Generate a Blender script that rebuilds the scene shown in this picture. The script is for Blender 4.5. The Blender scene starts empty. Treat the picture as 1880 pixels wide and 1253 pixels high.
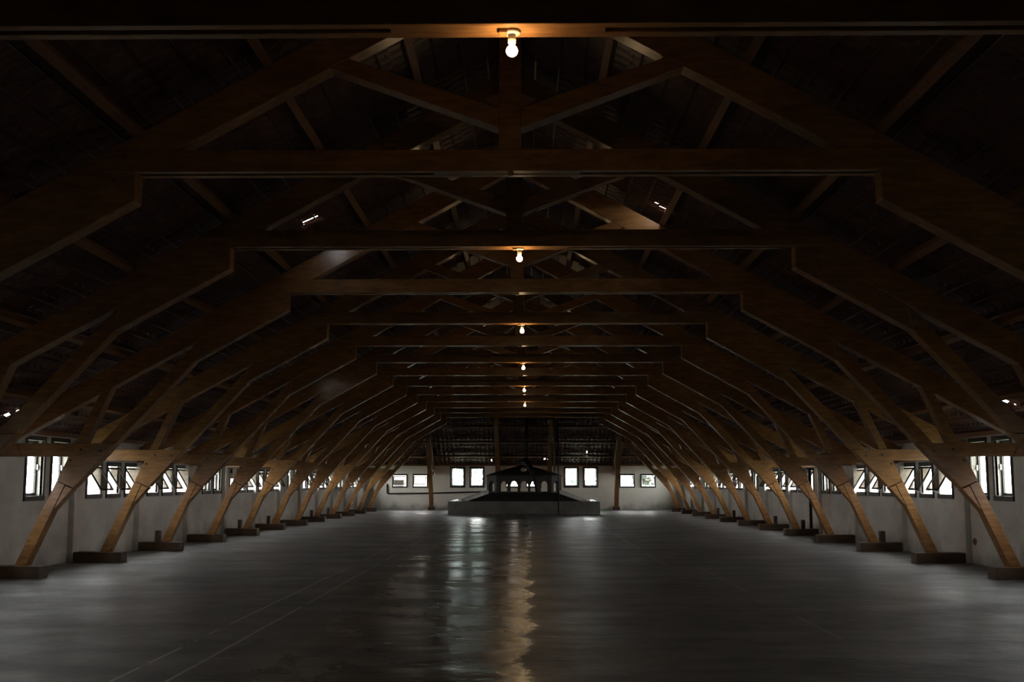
import bpy, bmesh, math, random
from mathutils import Vector, Matrix, noise
random.seed(7)
S = bpy.context.scene
COL = S.collection
PI = math.pi

# ------------------------------------------------------------------ camera, sky, exposure
cam_d = bpy.data.cameras.new('camera'); cam = bpy.data.objects.new('camera', cam_d); COL.objects.link(cam)
cam_d.sensor_width = 36; cam_d.lens = 36 * 2067.2 / 1880; cam_d.clip_end = 600
cam.location = (0.211, 0, 1.6)
cam.rotation_euler = (PI / 2 + .1241, 0, .0137)
S.camera = cam
S.view_settings.view_transform = 'Standard'; S.view_settings.look = 'None'
S.view_settings.gamma = 1; S.view_settings.use_curve_mapping = False
S.view_settings.exposure = 0.0
S.cycles.max_bounces = 7; S.cycles.diffuse_bounces = 5; S.cycles.glossy_bounces = 3; S.cycles.transparent_max_bounces = 12
S.cycles.sample_clamp_indirect = 6
SKY = 31.0          # overcast daylight
LAMP = 150.0       # bulb glass radiance

w = bpy.data.worlds.new('overcast_sky'); S.world = w; w.use_nodes = True
nt = w.node_tree; nt.nodes.clear()
wo = nt.nodes.new('ShaderNodeOutputWorld'); bg = nt.nodes.new('ShaderNodeBackground')
tc = nt.nodes.new('ShaderNodeTexCoord'); sx = nt.nodes.new('ShaderNodeSeparateXYZ'); cr = nt.nodes.new('ShaderNodeValToRGB')
nt.links.new(tc.outputs['Generated'], sx.inputs[0]); nt.links.new(sx.outputs['Z'], cr.inputs[0])
for k, (p, c) in enumerate(((0.0, (1, .97, .94)), (.16, (.95, .93, .92)), (.5, (.8, .82, .85)), (1.0, (.5, .54, .6)))):   # bright hazy horizon under heavier cloud
    e = cr.color_ramp.elements[k] if k < 2 else cr.color_ramp.elements.new(p)
    e.position = p; e.color = (*c, 1)
nt.links.new(cr.outputs[0], bg.inputs[0]); bg.inputs[1].default_value = SKY
nt.links.new(bg.outputs[0], wo.inputs[0])

# ------------------------------------------------------------------ materials
def mat(name):
    m = bpy.data.materials.new(name); m.use_nodes = True
    return m, m.node_tree, m.node_tree.nodes['Principled BSDF']
def noise_node(nt, scale, stretch=(1, 1, 1), detail=5, coord='Object', rough=.6):
    tc = nt.nodes.new('ShaderNodeTexCoord'); mp = nt.nodes.new('ShaderNodeMapping'); n = nt.nodes.new('ShaderNodeTexNoise')
    mp.inputs['Scale'].default_value = stretch
    nt.links.new(tc.outputs[coord], mp.inputs[0]); nt.links.new(mp.outputs[0], n.inputs['Vector'])
    n.inputs['Scale'].default_value = scale; n.inputs['Detail'].default_value = detail; n.inputs['Roughness'].default_value = rough
    return n
def ramp(nt, src, stops):
    r = nt.nodes.new('ShaderNodeValToRGB'); e = r.color_ramp.elements
    while len(e) < len(stops): e.new(.5)
    for k, (p, c) in enumerate(stops):
        e[k].position = p; e[k].color = (*c, 1) if len(c) == 3 else c
    nt.links.new(src, r.inputs[0]); return r
def math_node(nt, op, a, b=None, c=None, clamp=False):
    n = nt.nodes.new('ShaderNodeMath'); n.operation = op; n.use_clamp = clamp
    for k, v in enumerate((a, b, c)):
        if v is None: continue
        if isinstance(v, (int, float)): n.inputs[k].default_value = v
        else: nt.links.new(v, n.inputs[k])
    return n.outputs[0]
def mixc(nt, f, a, b):
    n = nt.nodes.new('ShaderNodeMix'); n.data_type = 'RGBA'
    if isinstance(f, (int, float)): n.inputs[0].default_value = f
    else: nt.links.new(f, n.inputs[0])
    for k, v in ((6, a), (7, b)):
        if isinstance(v, tuple): n.inputs[k].default_value = (*v, 1)
        else: nt.links.new(v, n.inputs[k])
    return n.outputs[2]
def bump(nt, bs, h, strength=.3, dist=.01):
    b = nt.nodes.new('ShaderNodeBump'); b.inputs['Strength'].default_value = strength; b.inputs['Distance'].default_value = dist
    nt.links.new(h, b.inputs['Height']); nt.links.new(b.outputs[0], bs.inputs['Normal'])

def wood(name, dark, light, rough=.38):
    m, nt, bs = mat(name)
    a = noise_node(nt, 3.0, (1.2, 6, 6), 6)
    r = ramp(nt, a.outputs[0], [(.3, dark), (.7, light)])
    b = noise_node(nt, 1.1, (1, 1, 1), 3)
    f = ramp(nt, b.outputs[0], [(.35, (.72, .72, .72)), (.65, (1.05, 1.05, 1.05))])
    mul = nt.nodes.new('ShaderNodeMix'); mul.data_type = 'RGBA'; mul.blend_type = 'MULTIPLY'; mul.inputs[0].default_value = 1
    nt.links.new(r.outputs[0], mul.inputs[6]); nt.links.new(f.outputs[0], mul.inputs[7])
    nt.links.new(mul.outputs[2], bs.inputs['Base Color'])
    bs.inputs['Roughness'].default_value = rough
    g = noise_node(nt, 14, (.6, 5, 5), 4)
    bump(nt, bs, g.outputs[0], .08, .003)
    return m
WOOD = wood('varnished_brown_timber', (.20, .092, .034), (.36, .18, .062), .27)
WOOD2 = wood('reddish_brown_purlin_timber', (.17, .075, .035), (.26, .12, .05), .45)
DARKWOOD = wood('dark_painted_window_timber', (.018, .014, .012), (.04, .032, .027), .5)
SOLE = wood('dark_sole_timber', (.05, .025, .012), (.10, .05, .022), .6)

def plaster(name='dirty_white_plaster', lo=(.46, .43, .39), hi=(.66, .63, .58)):
    m, nt, bs = mat(name)
    n = noise_node(nt, .9, (1, 1, 1.6), 7); r = ramp(nt, n.outputs[0], [(.3, lo), (.7, hi)])
    # damp grime climbing from the floor, with its own ragged outline
    tc = nt.nodes.new('ShaderNodeTexCoord'); sp = nt.nodes.new('ShaderNodeSeparateXYZ'); nt.links.new(tc.outputs['Object'], sp.inputs[0])
    g = noise_node(nt, 1.3, (1, 1, .7), 6)
    h = math_node(nt, 'ADD', math_node(nt, 'MULTIPLY', sp.outputs['Z'], -1.3), math_node(nt, 'MULTIPLY', g.outputs[0], 1.9))
    gr = ramp(nt, h, [(.45, (0, 0, 0)), (.95, (1, 1, 1))])
    c = mixc(nt, math_node(nt, 'MULTIPLY', gr.outputs[0], .62), r.outputs[0], (.2, .18, .155))
    # one rusty splash on the right wall
    dy = math_node(nt, 'MULTIPLY', math_node(nt, 'SUBTRACT', sp.outputs['Y'], 22.44), 7)
    dz = math_node(nt, 'MULTIPLY', math_node(nt, 'SUBTRACT', sp.outputs['Z'], .43), 11)
    dx = math_node(nt, 'MULTIPLY', math_node(nt, 'SUBTRACT', sp.outputs['X'], 8.95), 4)
    d = math_node(nt, 'ADD', math_node(nt, 'ADD', math_node(nt, 'MULTIPLY', dy, dy), math_node(nt, 'MULTIPLY', dz, dz)), math_node(nt, 'MULTIPLY', dx, dx))
    spl = math_node(nt, 'LESS_THAN', math_node(nt, 'ADD', d, math_node(nt, 'MULTIPLY', noise_node(nt, 9).outputs[0], 1.2)), 1.2)
    c = mixc(nt, spl, c, (.14, .06, .04))
    nt.links.new(c, bs.inputs['Base Color']); bs.inputs['Roughness'].default_value = .85
    bump(nt, bs, noise_node(nt, 9, detail=8).outputs[0], .25, .01)
    return m
PLASTER = plaster(); LIGHTENEDWALL = plaster('cream_limewash', (.74, .69, .61), (.86, .81, .73))  # far wall: plaster colour lightened to make up for missing window light

def floor_mat():
    m, nt, bs = mat('worn_screed_floor')
    tc = nt.nodes.new('ShaderNodeTexCoord'); sp = nt.nodes.new('ShaderNodeSeparateXYZ'); nt.links.new(tc.outputs['Object'], sp.inputs[0])
    n = noise_node(nt, .35, (1, .8, 1), 8, rough=.65); r = ramp(nt, n.outputs[0], [(.3, (.07, .069, .066)), (.52, (.118, .114, .108)), (.72, (.185, .179, .168))])
    n2 = noise_node(nt, 1.7, (1, 1, 1), 8); r2 = ramp(nt, n2.outputs[0], [(.35, (.7, .7, .7)), (.65, (1.15, 1.13, 1.1))])
    mul = nt.nodes.new('ShaderNodeMix'); mul.data_type = 'RGBA'; mul.blend_type = 'MULTIPLY'; mul.inputs[0].default_value = 1
    nt.links.new(r.outputs[0], mul.inputs[6]); nt.links.new(r2.outputs[0], mul.inputs[7])
    c = mul.outputs[2]
    wear = noise_node(nt, .8, (1, .45, 1), 5)
    wob = math_node(nt, 'MULTIPLY', math_node(nt, 'SUBTRACT', noise_node(nt, .25, (0, 1, 0), 2).outputs[0], .5), .05)
    xx = math_node(nt, 'ADD', sp.outputs['X'], wob)
    def line(x0, half, y0, y1, thr):
        a = math_node(nt, 'LESS_THAN', math_node(nt, 'ABSOLUTE', math_node(nt, 'SUBTRACT', xx, x0)), half)
        b = math_node(nt, 'MULTIPLY', math_node(nt, 'GREATER_THAN', sp.outputs['Y'], y0), math_node(nt, 'LESS_THAN', sp.outputs['Y'], y1))
        k = math_node(nt, 'GREATER_THAN', wear.outputs[0], thr)
        return math_node(nt, 'MULTIPLY', math_node(nt, 'MULTIPLY', a, b), k)
    L = None
    for a in ((-3.15, .016, 9, 50, .47), (-2.7, .018, 9, 50, .45), (2.87, .018, 22, 52, .44), (3.42, .014, 11, 50, .52)):
        l = line(*a); L = l if L is None else math_node(nt, 'MAXIMUM', L, l)
    c = mixc(nt, math_node(nt, 'MULTIPLY', L, .8), c, (.42, .40, .36))
    # pale repair crack down the middle, wavering
    w2 = math_node(nt, 'MULTIPLY', math_node(nt, 'SUBTRACT', noise_node(nt, 1.2, (0, .6, 0), 6).outputs[0], .5), .5)
    xc = math_node(nt, 'ABSOLUTE', math_node(nt, 'SUBTRACT', math_node(nt, 'ADD', sp.outputs['X'], w2), .16))
    ck = math_node(nt, 'MULTIPLY', math_node(nt, 'LESS_THAN', xc, .02), math_node(nt, 'GREATER_THAN', noise_node(nt, .5, (1, .6, 1), 3).outputs[0], .5))
    c = mixc(nt, math_node(nt, 'MULTIPLY', ck, .8), c, (.34, .32, .28))
    # two pours of screed meet near the middle: the right one is darker and rougher, with a ragged edge
    edge = math_node(nt, 'ADD', sp.outputs['X'], math_node(nt, 'MULTIPLY', math_node(nt, 'SUBTRACT', noise_node(nt, .9, detail=8).outputs[0], .5), 1.1))
    right = ramp(nt, edge, [(.22, (0, 0, 0)), (.27, (1, 1, 1))])
    c = mixc(nt, math_node(nt, 'MULTIPLY', right.outputs[0], .35), c, (.04, .038, .035))
    nt.links.new(c, bs.inputs['Base Color'])
    rr = noise_node(nt, .55, (1, 1.6, 1), 7); rv = ramp(nt, rr.outputs[0], [(.36, (.18, .18, .18)), (.7, (.38, .38, .38))]); rv2 = ramp(nt, rr.outputs[0], [(.35, (.36, .36, .36)), (.68, (.58, .58, .58))])
    lft = ramp(nt, math_node(nt, 'ADD', edge, 2.9), [(.3, (1, 1, 1)), (1.0, (0, 0, 0))])      # the trodden middle strip is the smoothest
    rl = mixc(nt, lft.outputs[0], rv.outputs[0], rv2.outputs[0])
    rmix = mixc(nt, right.outputs[0], rl, rv2.outputs[0])
    nt.links.new(rmix, bs.inputs['Roughness'])
    bs.inputs['Specular IOR Level'].default_value = .5
    hb = math_node(nt, 'ADD', math_node(nt, 'ADD', noise_node(nt, 1.6, (1, 1.2, 1), 5).outputs[0], math_node(nt, 'MULTIPLY', noise_node(nt, 4.5, (1, 1, 1), 3).outputs[0], .3)), math_node(nt, 'MULTIPLY', noise_node(nt, 11, (1, 1, 1), 4).outputs[0], .1))
    bump(nt, bs, hb, .6, .035)
    return m
FLOOR = floor_mat()

def flat(name, col, rough=.6, metal=0, var=.25, scale=6):
    m, nt, bs = mat(name)
    n = noise_node(nt, scale, detail=6)
    r = ramp(nt, n.outputs[0], [(.3, tuple(v * (1 - var) for v in col)), (.7, tuple(min(1, v * (1 + var)) for v in col))])
    nt.links.new(r.outputs[0], bs.inputs['Base Color']); bs.inputs['Roughness'].default_value = rough; bs.inputs['Metallic'].default_value = metal
    bump(nt, bs, n.outputs[0], .2, .006)
    return m
TILE = flat('dark_clay_tile', (.085, .036, .026), .42, 0, .5, 3.5)
CONC = flat('grey_concrete', (.15, .142, .13), .55, 0, .3, 2.2)
SOOT = flat('sooty_dark_boards', (.02, .018, .015), .7, 0, .4, 4)
HOODP = flat('dark_weathered_plaster', (.034, .031, .026), .75, 0, .35, 5)
SHEENCONC = flat('pale_cement_ridge', (.6, .59, .56), .5, 0, .2, 4)  # grazing window light on the hips is put into this paler colour
IRON = flat('black_iron', (.018, .017, .016), .5, .3, .3, 12)
GREENPIPE = flat('faded_green_pipe_paint', (.16, .21, .17), .5, 0, .2, 12)
CREAM = flat('cream_plastic', (.55, .5, .4), .4, 0, .1, 12)
STEEL = flat('bright_metal', (.7, .68, .64), .25, 1, .1, 20)
RUBBER = flat('dull_black_canvas', (.014, .013, .012), .8, 0, .4, 9)
GRASS = flat('outdoor_ground', (.16, .17, .12), .95, 0, .3, .2)
BARK = flat('tree_bark', (.12, .09, .065), .9, 0, .3, 6)
LEAF = flat('tree_leaves', (.2, .265, .23), .7, 0, .3, 1.5)
WHITEWALL = flat('whitewashed_house_wall', (.7, .69, .66), .9, 0, .1, 1)
ROOFRED = flat('orange_house_tiles', (.35, .16, .1), .8, 0, .25, 3)

def glass(name, tint, haze):
    m = bpy.data.materials.new(name); m.use_nodes = True; nt = m.node_tree; nt.nodes.clear()
    o = nt.nodes.new('ShaderNodeOutputMaterial'); t = nt.nodes.new('ShaderNodeBsdfTransparent'); g = nt.nodes.new('ShaderNodeBsdfGlossy'); d = nt.nodes.new('ShaderNodeBsdfDiffuse')
    t.inputs[0].default_value = (*tint, 1); g.inputs['Roughness'].default_value = .04; d.inputs[0].default_value = (.5, .48, .43, 1)
    lw = nt.nodes.new('ShaderNodeLayerWeight'); lw.inputs[0].default_value = .5; fr = math_node(nt, 'MULTIPLY_ADD', math_node(nt, 'POWER', lw.outputs['Facing'], 4.0), .45, .04)
    n = noise_node(nt, 4, detail=6); r = ramp(nt, n.outputs[0], [(.3, (haze * .5,) * 3), (.7, (haze * 1.4,) * 3)])
    m1 = nt.nodes.new('ShaderNodeMixShader'); m2 = nt.nodes.new('ShaderNodeMixShader')
    nt.links.new(r.outputs[0], m1.inputs[0]); nt.links.new(t.outputs[0], m1.inputs[1]); nt.links.new(d.outputs[0], m1.inputs[2])
    nt.links.new(fr, m2.inputs[0]); nt.links.new(m1.outputs[0], m2.inputs[1]); nt.links.new(g.outputs[0], m2.inputs[2])
    nt.links.new(m2.outputs[0], o.inputs[0]); return m
GLASS = glass('window_glass', (.93, .96, .94), .04)
DUSTY = glass('dusty_window_glass', (.5, .48, .45), .08)

m, nt, bs = mat('lit_bulb_glass')
bs.inputs['Base Color'].default_value = (1, .9, .75, 1); bs.inputs['Emission Color'].default_value = (1, .66, .33, 1)
bs.inputs['Emission Strength'].default_value = LAMP
BULB = m

# ------------------------------------------------------------------ mesh helpers
class MB:
    """Collects faces; build() links them as one mesh object."""
    def __init__(s): s.v = []; s.f = []
    def add(s, vs, fs):
        o = len(s.v); s.v += [tuple(p) for p in vs]; s.f += [tuple(o + i for i in f) for f in fs]; return s
    def box(s, x0, x1, y0, y1, z0, z1):
        if x0 > x1: x0, x1 = x1, x0
        if y0 > y1: y0, y1 = y1, y0
        vs = [(x, y, z) for x in (x0, x1) for y in (y0, y1) for z in (z0, z1)]
        return s.add(vs, [(0, 1, 3, 2), (4, 6, 7, 5), (0, 4, 5, 1), (2, 3, 7, 6), (0, 2, 6, 4), (1, 5, 7, 3)])
    def prism(s, poly, y0, y1):
        """polygon in (x, z), extruded along y"""
        n = len(poly); a = sum(poly[i][0] * poly[(i + 1) % n][1] - poly[(i + 1) % n][0] * poly[i][1] for i in range(n))
        if a < 0: poly = poly[::-1]
        vs = [(p[0], y0, p[1]) for p in poly] + [(p[0], y1, p[1]) for p in poly]
        fs = [tuple(range(n)), tuple(range(2 * n - 1, n - 1, -1))] + [(i, i + n, (i + 1) % n + n, (i + 1) % n) for i in range(n)]
        return s.add(vs, fs)
    def tube(s, pts, r, n=8, caps=True):
        pts = [Vector(p) for p in pts]; rs = r if isinstance(r, (list, tuple)) else [r] * len(pts)
        vs = []; t0 = None
        for i, p in enumerate(pts):
            t = (pts[min(i + 1, len(pts) - 1)] - pts[max(i - 1, 0)]).normalized()
            up = Vector((0, 0, 1)) if abs(t.z) < .9 else Vector((1, 0, 0))
            a = t.cross(up).normalized(); b = a.cross(t).normalized()
            for k in range(n):
                q = 2 * PI * k / n; vs.append(p + (a * math.cos(q) + b * math.sin(q)) * rs[i])
        fs = []
        for i in range(len(pts) - 1):
            for k in range(n):
                fs.append((i * n + k, i * n + (k + 1) % n, (i + 1) * n + (k + 1) % n, (i + 1) * n + k))
        if caps:
            fs.append(tuple(range(n - 1, -1, -1))); fs.append(tuple((len(pts) - 1) * n + k for k in range(n)))
        return s.add(vs, fs)
    def lathe(s, prof, n=16, c=(0, 0, 0)):
        vs = []; fs = []
        for (r, z) in prof:
            for k in range(n):
                a = 2 * PI * k / n; vs.append((c[0] + r * math.cos(a), c[1] + r * math.sin(a), c[2] + z))
        for i in range(len(prof) - 1):
            for k in range(n):
                fs.append((i * n + k, i * n + (k + 1) % n, (i + 1) * n + (k + 1) % n, (i + 1) * n + k))
        return s.add(vs, fs)
    def xform(s, M):
        s.v = [tuple(M @ Vector(p)) for p in s.v]; return s
    def mesh(s, name, m, bevel=0, smooth=False):
        me = bpy.data.meshes.new(name); me.from_pydata(s.v, [], s.f); me.update()
        bm = bmesh.new(); bm.from_mesh(me)
        bmesh.ops.recalc_face_normals(bm, faces=bm.faces)
        if bevel:
            es = [e for e in bm.edges if len(e.link_faces) == 2 and e.calc_face_angle(0) > .5]
            bmesh.ops.bevel(bm, geom=es, offset=bevel, segments=1, affect='EDGES', clamp_overlap=True)
        bm.to_mesh(me); bm.free()
        if smooth:
            for p in me.polygons: p.use_smooth = True
        me.materials.append(m); return me
    def build(s, name, m, parent=None, bevel=0, smooth=False):
        return link(name, s.mesh(name, m, bevel, smooth), parent)
def link(name, me, parent=None):
    o = bpy.data.objects.new(name, me); COL.objects.link(o)
    if parent: o.parent = parent
    return o
def tag(o, label, cat, group=None, kind=None):
    o['label'] = label; o['category'] = cat
    if group: o['group'] = group
    if kind: o['kind'] = kind
    return o
def thing(name, label, cat, loc=(0, 0, 0), rz=0, group=None, kind=None):
    o = bpy.data.objects.new(name, None); COL.objects.link(o); o.location = loc; o.rotation_euler = (0, 0, rz)
    return tag(o, label, cat, group, kind)
def dup(root, loc, rz=0, label=None, skip=()):
    r = root.copy(); COL.objects.link(r); r.location = loc; r.rotation_euler = (0, 0, rz)
    if label: r['label'] = label
    for ch in list(root.children):
        if any(ch.name.startswith(k) for k in skip): continue
        c = ch.copy(); COL.objects.link(c); c.parent = r
        for g in list(ch.children):
            d = g.copy(); COL.objects.link(d); d.parent = c
    return r
ORD = ['', 'first', 'second', 'third', 'fourth', 'fifth', 'sixth', 'seventh', 'eighth', 'ninth', 'tenth', 'eleventh', 'twelfth', 'thirteenth', 'fourteenth', 'fifteenth']

# ------------------------------------------------------------------ shell dimensions
SP = 3.769; Y1 = 7.81
def TY(i): return Y1 + (i - 1) * SP
HW = 8.95; YW = 64.15; YB = -6.0; WT = .2; WTOP = 2.47
K = .555; RZ = 7.53                       # tile underside: z = RZ - K*u
YH = YW - HW                              # hip: u measured from here along +y

# floor
tag(MB().box(-HW - .3, HW + .3, YB - .3, YW + .3, -.25, 0).build('floor', FLOOR), 'worn dark grey screed floor with faded lane lines', 'floor', kind='structure')

# walls with openings -------------------------------------------------
TALL = dict(w=.72, z0=1.33, z1=2.36); AWN = dict(w=.72, z0=1.33, z1=1.93)
def wall_mesh(a0, a1, ops, flip):
    """wall along local x from a0 to a1, inner face y=0, outer face y=-WT; openings (c, w, z0, z1)"""
    xs = sorted({a0, a1, *[c - w / 2 for c, w, _, _ in ops], *[c + w / 2 for c, w, _, _ in ops]})
    zs = sorted({0, WTOP, *[z for o in ops for z in o[2:]]})
    mb = MB()
    def solid(i, j):
        if i < 0 or j < 0 or i >= len(xs) - 1 or j >= len(zs) - 1: return False
        x = (xs[i] + xs[i + 1]) / 2; z = (zs[j] + zs[j + 1]) / 2
        return not any(abs(x - c) < w / 2 and z0 < z < z1 for c, w, z0, z1 in ops)
    for i in range(len(xs) - 1):
        for j in range(len(zs) - 1):
            if not solid(i, j): continue
            x0, x1, z0, z1 = xs[i], xs[i + 1], zs[j], zs[j + 1]
            mb.add([(x0, 0, z0), (x1, 0, z0), (x1, 0, z1), (x0, 0, z1)], [(0, 1, 2, 3)])
            mb.add([(x0, -WT, z0), (x1, -WT, z0), (x1, -WT, z1), (x0, -WT, z1)], [(3, 2, 1, 0)])
            if not solid(i - 1, j): mb.add([(x0, 0, z0), (x0, 0, z1), (x0, -WT, z1), (x0, -WT, z0)], [(0, 1, 2, 3)])
            if not solid(i + 1, j): mb.add([(x1, 0, z0), (x1, 0, z1), (x1, -WT, z1), (x1, -WT, z0)], [(3, 2, 1, 0)])
            if not solid(i, j - 1): mb.add([(x0, 0, z0), (x1, 0, z0), (x1, -WT, z0), (x0, -WT, z0)], [(3, 2, 1, 0)])
            if not solid(i, j + 1): mb.add([(x0, 0, z1), (x1, 0, z1), (x1, -WT, z1), (x0, -WT, z1)], [(0, 1, 2, 3)])
    me = bpy.data.meshes.new('wall'); me.from_pydata(mb.v, [], mb.f)
    bm = bmesh.new(); bm.from_mesh(me); bmesh.ops.remove_doubles(bm, verts=bm.verts, dist=.0005)
    bmesh.ops.recalc_face_normals(bm, faces=bm.faces); bm.to_mesh(me); bm.free()
    return me
# window centres on the side walls (y) and the far wall (x)
side_w = []          # (kind, y, bay, position word)
for bay in range(0, 16):
    t = TY(bay)
    if bay % 3 == 1 or bay == 15:  # last bay made tall only to throw more daylight on the far wall
        lst = [('tall', t + (1.82 if bay < 15 else .95), 'nearer'), ('tall', t + (2.93 if bay < 15 else 2.06), 'farther')]
    else:
        lst = [('awn', t + .95, 'nearest'), ('awn', t + 2.07, 'middle'), ('awn', t + 3.19, 'farthest')]
    for k, y, p in lst:
        if y < YW - .8 and y > 0: side_w.append((k, y, bay, p))
far_w = [('awn', -7.02, 'left'), ('awn', -5.865, 'left'), ('tall', -3.745, 'left'), ('tall', -2.65, 'left'),
         ('awn', -.6, 'c'), ('awn', .56, 'c'), ('tall', 2.685, 'right'), ('tall', 3.77, 'right'), ('awn', 5.84, 'right'), ('awn', 7.02, 'right')]
def op(kind, c):
    d = TALL if kind == 'tall' else AWN
    return (c, d['w'], d['z0'], d['z1'])
def wall_obj(name, me, M, label, m_=None):
    me.transform(M); me.materials.append(m_ or PLASTER)
    return tag(link(name, me), label, 'wall', kind='structure')
# left: local x -> -Y, y -> +X ; right: local x -> +Y, y -> -X
ML = Matrix.Translation((-HW, 0, 0)) @ Matrix.Rotation(-PI / 2, 4, 'Z')
MR = Matrix.Translation((HW, 0, 0)) @ Matrix.Rotation(PI / 2, 4, 'Z')
MF = Matrix.Translation((0, YW, 0)) @ Matrix.Rotation(PI, 4, 'Z')
wall_obj('wall_left', wall_mesh(-YW - WT, -YB, [op(k, -y) for k, y, _, _ in side_w], 0), ML, 'whitewashed left wall with grimy foot and rows of windows')
wall_obj('wall_right', wall_mesh(YB, YW + WT, [op(k, y) for k, y, _, _ in side_w], 0), MR, 'whitewashed right wall with a rusty splash and rows of windows')
wall_obj('wall_far', wall_mesh(-HW, HW, [op(k, -x) for k, x, _ in far_w], 0), MF, 'stained cream wall at the far end of the hall, lightened for window light', LIGHTENEDWALL)
tag(MB().box(-HW - WT, HW + WT, YB - WT, YB, 0, 7.4).build('wall_near', PLASTER), 'plain gable wall behind the viewer', 'wall', kind='structure')

# pilasters, part of the wall structure
for i in range(1, 16):
    for sgn, nm in ((-1, 'left'), (1, 'right')):
        y = TY(i) - .12
        tag(MB().box(sgn * (HW - .12), sgn * (HW + .02), y - .17, y + .17, 0, WTOP - .42).build('wall_pilaster', PLASTER, None, .01),
            'plaster pier on the %s wall behind the foot of the %s roof truss' % (nm, ORD[i]), 'pilaster', 'plaster piers on the side walls', 'structure')
# wall plates
for sgn, nm in ((-1, 'left'), (1, 'right')):
    tag(MB().box(sgn * (HW + .02), sgn * (HW + .14), YB, YW, WTOP, WTOP + .09).build('trim_%d' % (1 if sgn < 0 else 2), WOOD2), 'timber plate along the top of the %s wall' % nm, 'wall plate', kind='structure')
tag(MB().box(-HW, HW, YW - .02, YW + .12, WTOP, WTOP + .09).build('trim_3', WOOD2), 'timber plate along the top of the far wall', 'wall plate', kind='structure')

# ------------------------------------------------------------------ windows
def frame_mesh(w, h, top, side, bot, name='frame'):
    mb = MB(); y0, y1 = -.05, .025
    mb.box(-w / 2 - side, w / 2 + side, y0, y1, h, h + top); mb.box(-w / 2 - side, w / 2 + side, y0, y1 + .012, -bot, 0)
    mb.box(-w / 2 - side, -w / 2, y0, y1, 0, h); mb.box(w / 2, w / 2 + side, y0, y1, 0, h)
    return mb.mesh(name, DARKWOOD, .004)
def sash_mesh(w, h, b, t):
    mb = MB()
    mb.box(-w / 2, w / 2, -t / 2, t / 2, 0, b); mb.box(-w / 2, w / 2, -t / 2, t / 2, h - b, h)
    mb.box(-w / 2, -w / 2 + b, -t / 2, t / 2, b, h - b); mb.box(w / 2 - b, w / 2, -t / 2, t / 2, b, h - b)
    return mb.mesh('sash', DARKWOOD, .003)
th = TALL['z1'] - TALL['z0']; ah = AWN['z1'] - AWN['z0']
tall_frame = frame_mesh(.72, th, .08, .07, .09); awn_frame = frame_mesh(.72, ah, .09, .07, .09)
tall_sash = sash_mesh(.72, th, .055, .04); awn_sash = sash_mesh(.70, .58, .035, .03)
tall_pane = MB().box(-.305, .305, -.003, .003, .055, th - .055).mesh('pane', GLASS)
awn_pane = MB().box(-.315, .315, -.002, .002, .035, .545).mesh('pane', DUSTY)
mb = MB().box(-.012, .012, 0, .03, -.05, .05).box(-.05, .012, .03, .045, -.012, .012); handle_me = mb.mesh('handle', STEEL, .003)
stay_me = MB().tube([(.33, -.02, .02), (.33, .12, .05), (.33, .26, .12)], .006, 6).mesh('stay_bar', IRON)
win_n = 0
def make_window(kind, loc, rz, label, group, hx):
    global win_n
    win_n += 1
    r = thing('window_%d' % win_n, label, 'window', loc, rz, group, 'structure')
    if kind == 'tall':
        link('frame', tall_frame, r)
        s = link('sash', tall_sash, r); s.location = (0, -.13, 0)
        link('pane', tall_pane, s); h = link('handle', handle_me, s); h.location = (hx * .335, .02, th * .52)
        if hx < 0: h.rotation_euler = (0, PI, 0)
    else:
        link('frame', awn_frame, r)
        s = link('sash', awn_sash, r); s.location = (0, .30, .085); s.rotation_euler = (math.radians(32 + random.uniform(-2, 2)), 0, 0)
        link('pane', awn_pane, s); link('stay_bar', stay_me, r)
    return r
def where(side, bay, pos, kind):
    if bay == 0: p = 'before the nearest roof truss'
    elif bay == 15: p = 'beyond the fifteenth roof truss'
    else: p = 'between the %s and %s roof trusses' % (ORD[bay], ORD[bay + 1])
    if kind == 'tall': return '%s of two tall casement windows in the %s wall, %s' % (pos, side, p)
    return '%s of three tilted top-hung windows, %s wall, %s' % (pos, side, p)
for k, y, bay, pos in side_w:
    d = TALL if k == 'tall' else AWN
    g = 'tall casement windows' if k == 'tall' else 'tilted top-hung windows'
    make_window(k, (-HW, y, d['z0']), -PI / 2, where('left', bay, pos, k), g, -1)
    make_window(k, (HW, y, d['z0']), PI / 2, where('right', bay, pos, k), g, 1)
farlab = ['leftmost small tilted window in the far end wall', 'small tilted far-wall window just left of the left slender post',
          'tall white window in the far wall just right of the left slender post', 'tall far-wall window close on the left side of the dark arcaded hood',
          'small far-wall window seen through the arcade, left of centre', 'small far-wall window seen through the arcade, right of centre',
          'tall far-wall window close on the right side of the dark arcaded hood', 'tall white window in the far wall just left of the right slender post',
          'small tilted far-wall window just right of the right slender post', 'rightmost small tilted window in the far end wall']
for (k, x, s), lab in zip(far_w, farlab):
    make_window(k, (x, YW, (TALL if k == 'tall' else AWN)['z0']), PI, lab, 'tall casement windows' if k == 'tall' else 'tilted top-hung windows', 1)

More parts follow.
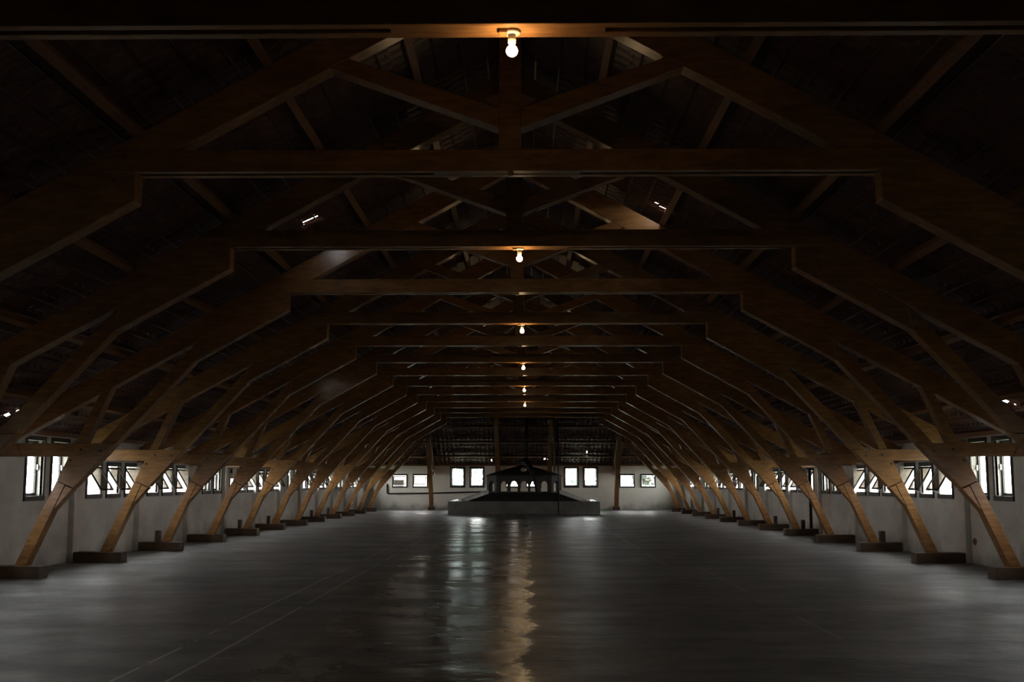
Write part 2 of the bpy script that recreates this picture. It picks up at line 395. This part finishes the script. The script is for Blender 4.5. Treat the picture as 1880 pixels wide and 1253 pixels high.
# ------------------------------------------------------------------ tiled roof
def hole_set(pts): return pts
HOLES_L = [(17.56, 3.25, .12, .11), (27.53, 5.58, .2, .16), (19.16, 8.66, .04, .04), (19.2, 8.5, .08, .04)]
HOLES_R = [(18.52, 2.45, .12, .11), (19.12, 8.26, .04, .04), (19.05, 8.38, .04, .04), (19.05, 8.53, .08, .04)]
HOLES_F = [(-1.8, 8.61, .06, .10), (1.18, 8.46, .07, .05), (3.5, 7.78, .05, .08)]
def tile_surface(alo, ahi, umin_f, ulo, uhi, put, holes, step=.315, tw=.24):
    """wavy overlapping tile courses; a along the eave, u down the slope (horizontal measure); umin_f(a) trims to the hip"""
    V = []; F = []
    sub = 6; dx = tw / sub
    na = int((ahi - alo) / dx) + 1
    nr = int((uhi - ulo) / step) + 1
    for r in range(nr):
        u1 = uhi - r * step; u0 = max(u1 - step - .04, ulo)
        base = len(V)
        # lower end of each course rides above the one below
        for q in range(5):
            u = u1 + (u0 - u1) * q / 4; lift = .035 * (1 - q / 4)
            for k in range(na + 1):
                a = alo + k * dx
                ph = (k % sub) / sub * 2 * PI
                wv = .018 * math.sin(ph) + .007 * math.sin(2 * ph + .6)
                V.append(put(a, u, RZ - K * u + lift + wv + .004 * math.sin(a * 3.1 + u * 5)))
        # riser closing the lower end
        for k in range(na + 1):
            a = alo + k * dx; V.append(put(a, u1, RZ - K * u1 - .012))
        n = na + 1
        for q in range(4):
            for k in range(na):
                a = alo + (k + .5) * dx; u = (u1 + (u0 - u1) * (q + .5) / 4)
                if u < umin_f(a) - .12: continue
                if any(abs(a - h[0]) < max(h[2] / 2, .021) and abs(u - h[1]) < max(h[3], .045) for h in holes): continue
                F.append((base + q * n + k, base + q * n + k + 1, base + (q + 1) * n + k + 1, base + (q + 1) * n + k))
        for k in range(na):
            a = alo + (k + .5) * dx
            if u1 < umin_f(a) - .12: continue
            if any(abs(a - h[0]) < max(h[2] / 2, .021) and abs(u1 - h[1]) < max(h[3], .045) for h in holes): continue
            F.append((base + k, base + k + 1, base + 5 * n + k + 1, base + 5 * n + k))
    return V, F
def roof_obj(name, V, F, label):
    me = bpy.data.meshes.new(name); me.from_pydata(V, [], F); me.update(); me.materials.append(TILE)
    return tag(link(name, me), label, 'roof', kind='structure')
EAVE = HW + .42
trim = lambda y: max(0.0, y - YH)
V, F = tile_surface(YB - .2, YW + .4, trim, 0, EAVE, lambda a, u, z: (-u, a, z), HOLES_L)
roof_obj('ceiling', V, F, 'underside of the left slope of dark clay tiles')
V, F = tile_surface(YB - .2, YW + .4, trim, 0, EAVE, lambda a, u, z: (u, a, z), HOLES_R)
roof_obj('ceiling.001', V, F, 'underside of the right slope of dark clay tiles')
V, F = tile_surface(-HW - .4, HW + .4, lambda x: abs(x), 0, EAVE, lambda a, u, z: (a, YH + u, z), HOLES_F)
roof_obj('ceiling.002', V, F, 'hipped end slope of dark clay tiles above the far wall')
# tiling battens: one run of thin laths per slope
for nm, lab in (('L', 'left'), ('R', 'right'), ('F', 'far end')):
    mb = MB(); u = HW + .2
    while u > .3:
        z = RZ - K * u - .03
        if nm == 'F': mb.box(-u + .05, u - .05, YH + u - .012, YH + u + .012, z + .004, z + .02)
        else:
            sg = -1 if nm == 'L' else 1
            mb.box(sg * (u - .012), sg * (u + .012), YB, YH + u - .05, z + .004, z + .02)
        u -= .315
    tag(mb.build('roof_battens', TILE), 'thin tiling battens under the %s roof slope' % lab, 'battens', kind='structure')
# purlins
PU = [7.92, 6.58, 5.2, 3.86, 2.51, 1.17]
for side, sg in (('left', -1), ('right', 1)):
    for k, u in enumerate(PU):
        z = 7.33 - K * u + .012
        mb = MB().box(-.05, .05, YB + .02, YH + u - .22, 0, .115)
        mb.xform(Matrix.Translation((sg * u, 0, z)) @ Matrix.Rotation(sg * math.atan(K), 4, 'Y'))
        tag(mb.build('purlin', WOOD2, None, .005), '%s purlin up from the %s wall under the %s tile slope' % (ORD[k + 1], side, side), 'purlin', 'long roof purlins')
for k, u in enumerate(PU):
    z = 7.33 - K * u + .012
    mb = MB().box(-u + .22, u - .22, -.05, .05, 0, .115)
    mb.xform(Matrix.Translation((0, YH + u, z)) @ Matrix.Rotation(-math.atan(K), 4, 'X'))
    tag(mb.build('purlin', WOOD2, None, .005), '%s cross purlin up from the far wall under the end slope' % ORD[k + 1], 'purlin', 'purlins of the end slope')
tag(MB().box(-.05, .05, YB, YH, 7.34, 7.47).build('ridge_beam', WOOD2, None, .005), 'timber ridge beam along the top of the roof', 'beam')
for sg, lab in ((-1, 'left'), (1, 'right')):
    mb = MB(); d = Vector((sg * 9.0, 9.0, -K * 9.0)); p0 = Vector((sg * .1, YH + .1, 7.42 - K * .1)); p1 = p0 + d * .93
    a = Vector((1, -sg, 0)).normalized() * .06
    vs = []
    for p in (p0, p1):
        for h in (-.16, 0):
            for s_ in (-1, 1): vs.append(p + a * s_ + Vector((0, 0, h)))
    mb.add(vs, [(0, 1, 3, 2), (4, 6, 7, 5), (0, 4, 5, 1), (2, 3, 7, 6), (0, 2, 6, 4), (1, 5, 7, 3)])
    tag(mb.build('hip_rafter', WOOD2), 'timber hip rafter rising from the far %s corner' % lab, 'rafter')

# ------------------------------------------------------------------ trusses
zt = lambda u: 7.33 - .555 * u
zb = lambda u: 6.93 - .552 * u
zc = lambda u: 6.63 - .555 * u
leg_o = lambda z: 8.40 - z / 2.2
leg_i = lambda z: 8.21 - z / 2.26
arm_i = lambda z: 5.6 + (3.42 - z) / 1.08
arm_o = lambda z: arm_i(z) + .26
def meet_leg(fu):      # height where a leg line meets the rafter's lower edge
    z = 3.0
    for _ in range(40): z = zb(fu(z))
    return z
def bis(f, a, b):
    for _ in range(50):
        c = (a + b) / 2
        if (f(a) > 0) == (f(c) > 0): a = c
        else: b = c
    return (a + b) / 2
zo = bis(lambda z: z - zb(leg_o(z)), 2.2, 4.5); zi = bis(lambda z: z - zb(leg_i(z)), 2.2, 4.5)
zr = bis(lambda z: z - zb(arm_o(z)), 2.5, 4.6)
KN = (5.41, zc(5.41))
def half_parts(u_top, collar_end=3.86, lower=True):
    """polygons (u, z) of one half truss, with name, material and thickness inset"""
    P = []
    P.append(('rafter', WOOD, 0, [(u_top, zt(u_top)), (u_top, zb(u_top)), (8.9, zb(8.9)), (8.9, zt(8.9))]))
    if lower and u_top < 5:
        P.append(('lower_chord', WOOD, .004, [(max(collar_end, u_top), zb(max(collar_end, u_top)) + .02), (max(collar_end, u_top), zc(max(collar_end, u_top))), KN, (arm_o(zr), zr + .02)]))
    P.append(('arm', WOOD, .003, [KN, (arm_o(zr), zr + .01), (arm_o(2.24), 2.24), (arm_i(2.24), 2.24)]))
    P.append(('strut', WOOD, .001, [(leg_o(2.24), 2.24), (leg_i(2.24), 2.24), (leg_i(zi), zi), (leg_o(zo), zo)]))
    P.append(('gusset', WOOD, .005, [(leg_o(1.615), 1.615), (leg_o(2.02), 2.02), (arm_i(2.02), 2.02), (arm_i(1.49), 1.49)]))
    P.append(('leg', WOOD, .001, [(leg_o(.19), .19), (leg_i(.19), .19), (leg_i(1.541), 1.541), (leg_o(1.605), 1.605)]))
    P.append(('knee_wedge', WOOD, .006, [(leg_i(1.11) - .003, 1.11), (leg_i(1.535) - .008, 1.53), (arm_i(1.478), 1.478)]))
    P.append(('tie_beam', WOOD, -.004, [(arm_i(2.23) , 2.235), (arm_i(2.015), 2.015), (8.26, 2.015), (8.38, 2.235)]))
    P.append(('tie_end', WOOD2, -.003, [(8.268, 2.015), (8.388, 2.235), (8.93, 2.235), (8.93, 2.015)]))
    P.append(('sole_block', SOLE, -.05, [(7.86, 0), (7.86, .2), (8.82, .2), (8.82, 0)]))
    return P
def add_half(root, u_top, sg, cleat=True, **kw):
    made = {}
    for nm, m_, ins, poly in half_parts(u_top, **kw):
        mb = MB()
        if nm in ('tie_beam', 'collar'):
            mb.prism(poly, -.24 + ins, -.15); mb.prism(poly, -.09, -ins)
            # the gap between the paired planks is filled where they clasp the leg
            mb.prism([(p[0] if p[0] < 8 else p[0] - .35, p[1] - .002 if p[1] > 2.1 else p[1] + .002) for p in poly], -.15, -.09)
        else: mb.prism(poly, -.24 + ins, -ins)
        if sg < 0: mb.xform(Matrix.Scale(-1, 4, (1, 0, 0)))
        made[nm] = mb.build(nm, m_, root, .006)
    for (u, z) in ((7.28, 2.13), (6.95, 2.11), (7.45, 1.95)):
        mb = MB().lathe([(0, 0), (.022, 0), (.022, .016), (0, .016)], 6); mb.xform(Matrix.Translation((sg * u, -.244, z)) @ Matrix.Rotation(PI / 2, 4, 'X'))
        mb.build('bolt', IRON, made['tie_beam' if z > 2.02 else 'gusset'])
    if cleat:
        mb = MB().prism([(leg_o(.2) + .01, .2), (leg_o(.46) + .13, .46), (leg_o(.46) + .01, .46), (leg_o(.2) + .15, .2)], -.2, -.06) if False else MB().box(8.36, 8.46, -.21, -.05, .2, .46)
        if sg < 0: mb.xform(Matrix.Scale(-1, 4, (1, 0, 0)))
        mb.build('cleat', SOLE, root, .005)
def collar_poly(end=True): return [(-4.45, 4.79), (-4.10, 5.02), (4.10, 5.02), (4.45, 4.79)]
KX = .035
def add_top(root):
    cp = collar_poly()
    MB().prism(cp, -.246, -.162).build('collar_plank', WOOD, root, .005)
    MB().prism(cp, -.084, .006).build('collar_plank', WOOD, root, .005)
    MB().box(-.76, KX - .026, -.162, -.084, 4.792, 5.015).build('filler_block', WOOD, root)
    MB().box(KX + .04, .77, -.162, -.084, 4.792, 5.015).build('filler_block', WOOD, root)
    kp = MB().box(KX - .115, KX + .115, -.235, -.005, 5.022, 7.33).box(KX - .022, KX + .036, -.161, -.085, 4.762, 5.03); kp.build('king_post', WOOD, root, .004)
    for sg in (-1, 1):
        poly = [(KX * sg + .116, 5.21 + .375 * .116), (1.855, zb(1.855)), (1.665, zb(1.665)), (KX * sg + .116, 5.42 + .355 * .116)]
        mb = MB().prism(poly, -.235, -.006)
        if sg < 0: mb.xform(Matrix.Scale(-1, 4, (1, 0, 0)))
        mb.build('brace', WOOD, root, .005)
        poly = [(KX * sg + .116, 5.47), (KX * sg + .116, 5.61), (KX * sg + .27, 5.545)]
        mb = MB().prism(poly, -.28, -.232)
        if sg < 0: mb.xform(Matrix.Scale(-1, 4, (1, 0, 0)))
        mb.build('brace_cleat', WOOD2, root)
TG = 'timber roof trusses'
def tlabel(i):
    if i == 1: return 'nearest brown timber roof truss, its collar crossing the top of the view'
    extra = 'a lit bulb under its collar' if i in (3, 5, 7, 9, 11) else 'no bulb under its collar'
    return '%s brown timber roof truss counted from the near end, %s' % (ORD[i], extra)
t0 = thing('roof_truss', tlabel(1), 'roof truss', (0, TY(1), 0), 0, TG)
add_top(t0)
for sg in (-1, 1): add_half(t0, KX * sg + .116, sg)
for i in range(2, 14):
    dup(t0, (0, TY(i), 0), 0, tlabel(i), () if i in (6, 8, 9, 11, 12) else ('cleat',))
# the two cut-down trusses under the hipped end
u14 = TY(14) - YH + .05
t14 = thing('roof_truss', 'fourteenth timber roof truss, its top cut off by the end slope', 'roof truss', (0, TY(14), 0), 0, TG)
for sg in (-1, 1): add_half(t14, u14, sg, False)
cp = collar_poly(); MB().prism(cp, -.246, -.162).build('collar_plank', WOOD, t14, .005); MB().prism(cp, -.084, .006).build('collar_plank', WOOD, t14, .005)
t15 = thing('roof_truss', 'fifteenth and farthest timber roof truss, legs and low rafters only', 'roof truss', (0, TY(15), 0), 0, TG)
for sg in (-1, 1): add_half(t15, TY(15) - YH + .1, sg, False)
# half trusses standing on the far wall
hl = {-5.15: 'half truss seen edge-on as the left slender post against the far wall', -1.43: 'half truss seen edge-on as a post behind the left side of the arcaded hood',
      1.43: 'half truss seen edge-on as a post behind the right side of the arcaded hood', 5.15: 'half truss seen edge-on as the right slender post against the far wall'}
first = {}
for x in (-5.15, -1.43, 1.43, 5.15):
    ut = 5.5 if abs(x) > 3 else 1.75
    h = thing('half_truss', hl[x], 'roof truss', (x - .12, YH, 0), PI / 2, 'half trusses of the end slope')
    add_half(h, ut, 1, False)

# ------------------------------------------------------------------ bulbs
def bulb_at(i, label):
    r = thing('bare_bulb', label, 'light bulb', (.105, TY(i) - .11, 4.785), 0, 'bare bulbs under the collars')
    MB().lathe([(0, 0), (.06, 0), (.06, -.012), (.045, -.022), (0, -.022)], 18).build('ceiling_rose', CREAM, r, 0, True)
    MB().lathe([(0, -.022), (.026, -.022), (.03, -.05), (.028, -.085), (0, -.085)], 16).build('lamp_holder', CREAM, r, 0, True)
    prof = [(.016, -.085), (.02, -.1)] + [(.043 * math.sin(a), -.142 - .043 * math.cos(a) * -1) for a in [PI * k / 10 for k in range(2, 11)]]
    prof = [(.016, -.084), (.021, -.1)] + [(max(.001, .042 * math.sin(PI * k / 10)), -.142 + .042 * math.cos(PI * k / 10)) for k in range(2, 11)]
    MB().lathe(prof, 18).build('bulb', BULB, r, 0, True)
for i, lb in ((1, 'big glowing bare bulb under the nearest collar at the top of the view'), (3, 'lit bare bulb under the collar of the third truss'),
              (5, 'lit bare bulb under the collar of the fifth truss'), (7, 'lit bare bulb under the collar of the seventh truss'),
              (9, 'small lit bulb under the collar of the ninth truss'), (11, 'smallest, farthest lit bulb under the collar of the eleventh truss')):
    bulb_at(i, lb)

# ------------------------------------------------------------------ arcaded hood on its low concrete pit
HX, HY = .03, 59.45
hood = thing('arcaded_hood', 'low concrete pit carrying a dark arcaded lantern with a shallow pyramid roof', 'ventilation hood', (HX, HY, 0))
A, B = 3.75, 3.2; AY, BY = 3.4, 2.85; CZ = .62
mb = MB().box(-A, A, -AY, -BY, 0, CZ).box(-A, A, BY, AY, 0, CZ).box(-A, -B, -BY, BY, 0, CZ).box(B, A, -BY, BY, 0, CZ)
mb.build('pit_curb', CONC, hood, .012)
L0, C0 = 1.9, .5                         # half size and chamfer of the lantern
def octo(h, c): return [(-h + c, -h), (h - c, -h), (h, -h + c), (h, h - c), (h - c, h), (-h + c, h), (-h, h - c), (-h, -h + c)]
ZB = 1.02
inner = [(-B, -BY), (B, -BY), (B, BY), (-B, BY)]
sl = MB(); q = [(-L0, -L0), (L0, -L0), (L0, L0), (-L0, L0)]
for k in range(4):
    k2 = (k + 1) % 4
    sl.add([(*inner[k], CZ - .06), (*inner[k2], CZ - .06), (*q[k2], ZB), (*q[k], ZB), (*inner[k], CZ - .16), (*inner[k2], CZ - .16), (*q[k2], ZB - .1), (*q[k], ZB - .1)],
           [(0, 1, 2, 3), (7, 6, 5, 4), (0, 4, 5, 1), (2, 6, 7, 3)])
sl.build('sloping_cover', SOOT, hood)
for k in range(4):
    p0 = Vector((*inner[k], CZ - .05)); p1 = Vector((q[k][0] * .99, q[k][1] * .99, ZB + .01))
    a = Vector((-(p1 - p0).y, (p1 - p0).x, 0)).normalized() * .16
    vs = [p + a * s_ + Vector((0, 0, h)) for p in (p0, p1) for h in (-.05, .12) for s_ in (-1, 1)]
    MB().add(vs, [(0, 1, 3, 2), (4, 6, 7, 5), (0, 4, 5, 1), (2, 3, 7, 6), (0, 2, 6, 4), (1, 5, 7, 3)]).build('cement_hip', SHEENCONC, hood, .01)
def arch_z(t):                           # t in -1..1 across the opening; pointed trefoil-like head
    a = abs(t)
    return .60 - .10 * a ** 1.5 - (.07 if a > .78 else 0)
def arcade(length, n, hw_, h=.84, th=.13):
    """panel along x, n arched openings, base z=0"""
    mb = MB(); pitch = .53 if n > 1 else length
    cs = [(k - (n - 1) / 2) * pitch for k in range(n)]
    edges = [-length / 2]
    for c in cs: edges += [c - hw_, c + hw_]
    edges.append(length / 2)
    for k in range(0, len(edges), 2): mb.box(edges[k], edges[k + 1], -th / 2, th / 2, 0, h)
    for c in cs:
        mb.box(c - hw_, c + hw_, -th / 2, th / 2, 0, .04)
        m_ = 12
        for k in range(m_):
            t0_, t1_ = -1 + 2 * k / m_, -1 + 2 * (k + 1) / m_
            e = 1e-4
            mb.prism([(c + t0_ * hw_, arch_z(t0_ + e)), (c + t1_ * hw_, arch_z(t1_ - e)), (c + t1_ * hw_, h), (c + t0_ * hw_, h)], -th / 2, th / 2)
    return mb
fl = 2 * (L0 - C0); cl = C0 * math.sqrt(2)
for k in range(4):
    mb = arcade(fl, 5, .2); mb.xform(Matrix.Rotation(k * PI / 2, 4, 'Z') @ Matrix.Translation((0, -L0 + .065, ZB))); mb.build('arcade_panel', HOODP, hood)
    mb = arcade(cl, 1, .2); mb.xform(Matrix.Rotation(k * PI / 2 + PI / 4, 4, 'Z') @ Matrix.Translation((0, -(2 * L0 - C0) / math.sqrt(2) + .065, ZB))); mb.build('arcade_panel', HOODP, hood)
rz0 = ZB + .84; o1 = octo(L0 + .03, C0); mb = MB()
apex = (0, 0, 2.5)
vs = [(*p, rz0) for p in o1] + [(*p, rz0 + .05) for p in o1] + [(*[c * .9 for c in p], rz0 + .13) for p in o1] + [apex]
fs = [tuple(range(7, -1, -1))]
for k in range(8):
    k2 = (k + 1) % 8
    fs += [(k, k2, 8 + k2, 8 + k), (8 + k, 8 + k2, 16 + k2, 16 + k), (16 + k, 16 + k2, 24)]
mb.add(vs, fs).build('lantern_roof', SOOT, hood)
mb = MB().lathe([(.16, -.02), (.16, .1), (.12, .16), (.05, .19), (0, .2)], 16, (0, 0, 2.44)); mb.build('roof_finial', SOOT, hood, 0, True)
# canvas duct hanging over the roof, its flue, the pale cap
pts = [(0.06, 58.6, 2.62), (.2, 58.15, 2.52), (.33, 57.75, 2.3), (.42, 57.43, 2.08), (.5, 57.31, 1.85), (.6, 57.28, 1.55), (.68, 57.25, 1.25), (.72, 57.2, .98)]
def spline(pts, n=6):
    P = [Vector(p) for p in pts]; out = []
    for i in range(len(P) - 1):
        a, b, c, d = P[max(i - 1, 0)], P[i], P[i + 1], P[min(i + 2, len(P) - 1)]
        for k in range(n):
            t = k / n; out.append(.5 * ((2 * b) + (c - a) * t + (2 * a - 5 * b + 4 * c - d) * t * t + (3 * b - a - 3 * c + d) * t ** 3))
    return out + [P[-1]]
sp_ = spline(pts); tag(MB().tube(sp_, [.2 - .1 * min(1, k / 22) + .012 * math.sin(k * 1.9) for k in range(len(sp_))], 12).build('canvas_duct', RUBBER, None, 0, True),
    'dark limp canvas duct drooping over the front of the arcaded hood', 'duct')
tag(MB().tube([(.16, 59.45, 2.66), (.16, 59.45, 5.0)], .07, 12).build('flue_pipe', SOOT, None, 0, True), 'dark thin flue rising from the top of the hood roof', 'pipe')
cap = MB().lathe([(.16, 0), (.155, .05), (.12, .1), (.06, .13), (.001, .14)], 18); cap.xform(Matrix.Translation((.02, 58.0, 2.16)) @ Matrix.Rotation(.42, 4, 'X'))
tag(cap.build('vent_cap', CREAM, None, 0, True), 'small pale domed cap on the front slope of the hood roof', 'vent cap')
# poles and pipes round the hood
tag(MB().tube([(1.73, 55.95, 0), (1.72, 55.95, 4.62)], .035, 10).build('iron_pole', IRON, None, 0, True), 'thin black pole standing in front of the pit wall, right of centre', 'pole')
tag(MB().tube([(1.61, 59.2, 2.06), (1.61, 59.2, 5.0)], .045, 10).build('green_pipe', GREENPIPE, None, 0, True), 'thin pale green upright pipe rising from the right side of the hood roof', 'pipe')
tag(MB().tube([(-7.72, YW - .07, 1.45), (-7.72, YW - .07, .95), (-7.66, YW - .07, .91), (-5, YW - .07, .94), (-2.1, YW - .07, 1.02)], .04, 8).build('wall_pipe', IRON, None, 0, True),
    'dark pipe running along the far wall below the left windows', 'pipe')
tag(MB().tube([(8.76, TY(8) + .3, 0), (8.76, TY(8) + .3, 2.0)], .045, 10).build('drain_pipe', IRON, None, 0, True), 'dark upright drain pipe on the right wall beside the eighth truss', 'pipe')
for x, lab in ((-4.965, 'pale switch box on the left slender post by the far wall'), (4.965, 'pale switch box on the right slender post by the far wall')):
    yy = YH + leg_i(1.9) - .7
    r = thing('switch_box', lab, 'switch box', (x + (.0 if x > 0 else .0), YH + 7.2, 2.0), 0, 'switch boxes on the far posts')
    MB().box(-.05, .05, -.12, .05, -.1, .14).build('box_body', CREAM, r, .006); MB().box(-.02, .02, -.135, -.12, -.02, .04).build('lever', IRON, r)
r = thing('fuse_box', 'pale box standing in for the lit top of the left wall pier beside the eighth truss', 'fuse box', (-HW + .2, TY(8) + .2, 1.88))  # added box: pale body stands in for a lit pier top with switches
MB().box(-.08, .06, -.18, .18, -.2, .2).build('box_body', CREAM, r, .008); MB().box(-.03, .03, -.2, -.18, -.03, .09).build('lever', IRON, r, .004)

# ------------------------------------------------------------------ outdoors, seen through the windows
tag(MB().box(-140, 140, -80, 220, -4.4, -4.2).build('ground', GRASS), 'pale grassy ground outside, below the windows', 'ground', kind='structure')
def tree(x, y, h, rcrown, label):
    r = thing('tree', label, 'tree', (x, y, -4.2), random.uniform(0, 6), 'trees outside the far wall')
    MB().tube([(0, 0, 0), (.1, .05, h * .4), (0, 0, h * .75)], [.28, .2, .08], 8).build('trunk', BARK, r, 0, True)
    mb = MB(); rnd = random.Random(int(x * 31 + y))
    cl = [(Vector((rnd.gauss(0, .5) * rcrown, rnd.gauss(0, .5) * rcrown, h * (.72 + .14 * rnd.gauss(0, 1)))), rcrown * rnd.uniform(.3, .55)) for _ in range(10)]
    for c, rr in cl:
        for _ in range(80):
            d = Vector((rnd.gauss(0, 1), rnd.gauss(0, 1), rnd.gauss(0, 1))).normalized(); p = c + d * rr * rnd.uniform(.6, 1)
            a = Vector((rnd.gauss(0, 1), rnd.gauss(0, 1), rnd.gauss(0, 1))).normalized(); b = a.cross(d + Vector((.01, .02, .03))).normalized(); s_ = rnd.uniform(.12, .26)
            mb.add([p - a * s_, p + b * s_ * .5, p + a * s_, p - b * s_ * .5], [(0, 1, 2, 3)])
    mb.build('foliage', LEAF, r)
for x, y, h, rc, lb in ((-5.6, 82, 9.5, 2.2, 'leafy tree outside, seen through the left tall far windows'), (-3.2, 90, 8.5, 2.0, 'pale tree outside, seen just left of the hood'),
                        (4.6, 86, 7.4, 1.8, 'low tree outside, seen through the right tall far windows'), (8.4, 80, 8.4, 2.4, 'leafy tree outside, seen through the right small far windows'),
                        (11.5, 94, 8.2, 2.4, 'tree outside beyond the far right corner')):
    tree(x, y, h, rc, lb)
hs = thing('house', 'white house with an orange roof outside the left small far windows', 'house', (-11.5, 90, -4.2))
mb = MB().box(-3.4, 3.4, -3, 3, 0, 6.6); mb.build('house_wall', WHITEWALL, hs)
MB().prism([(-3.9, 6.6), (3.9, 6.6), (0, 7.9)], -3.4, 3.4).build('house_roof', ROOFRED, hs)
for k in (-1.8, 0, 1.8): MB().box(k - .4, k + .4, -3.06, -2.98, 4.6, 5.9).build('house_window', IRON, hs)
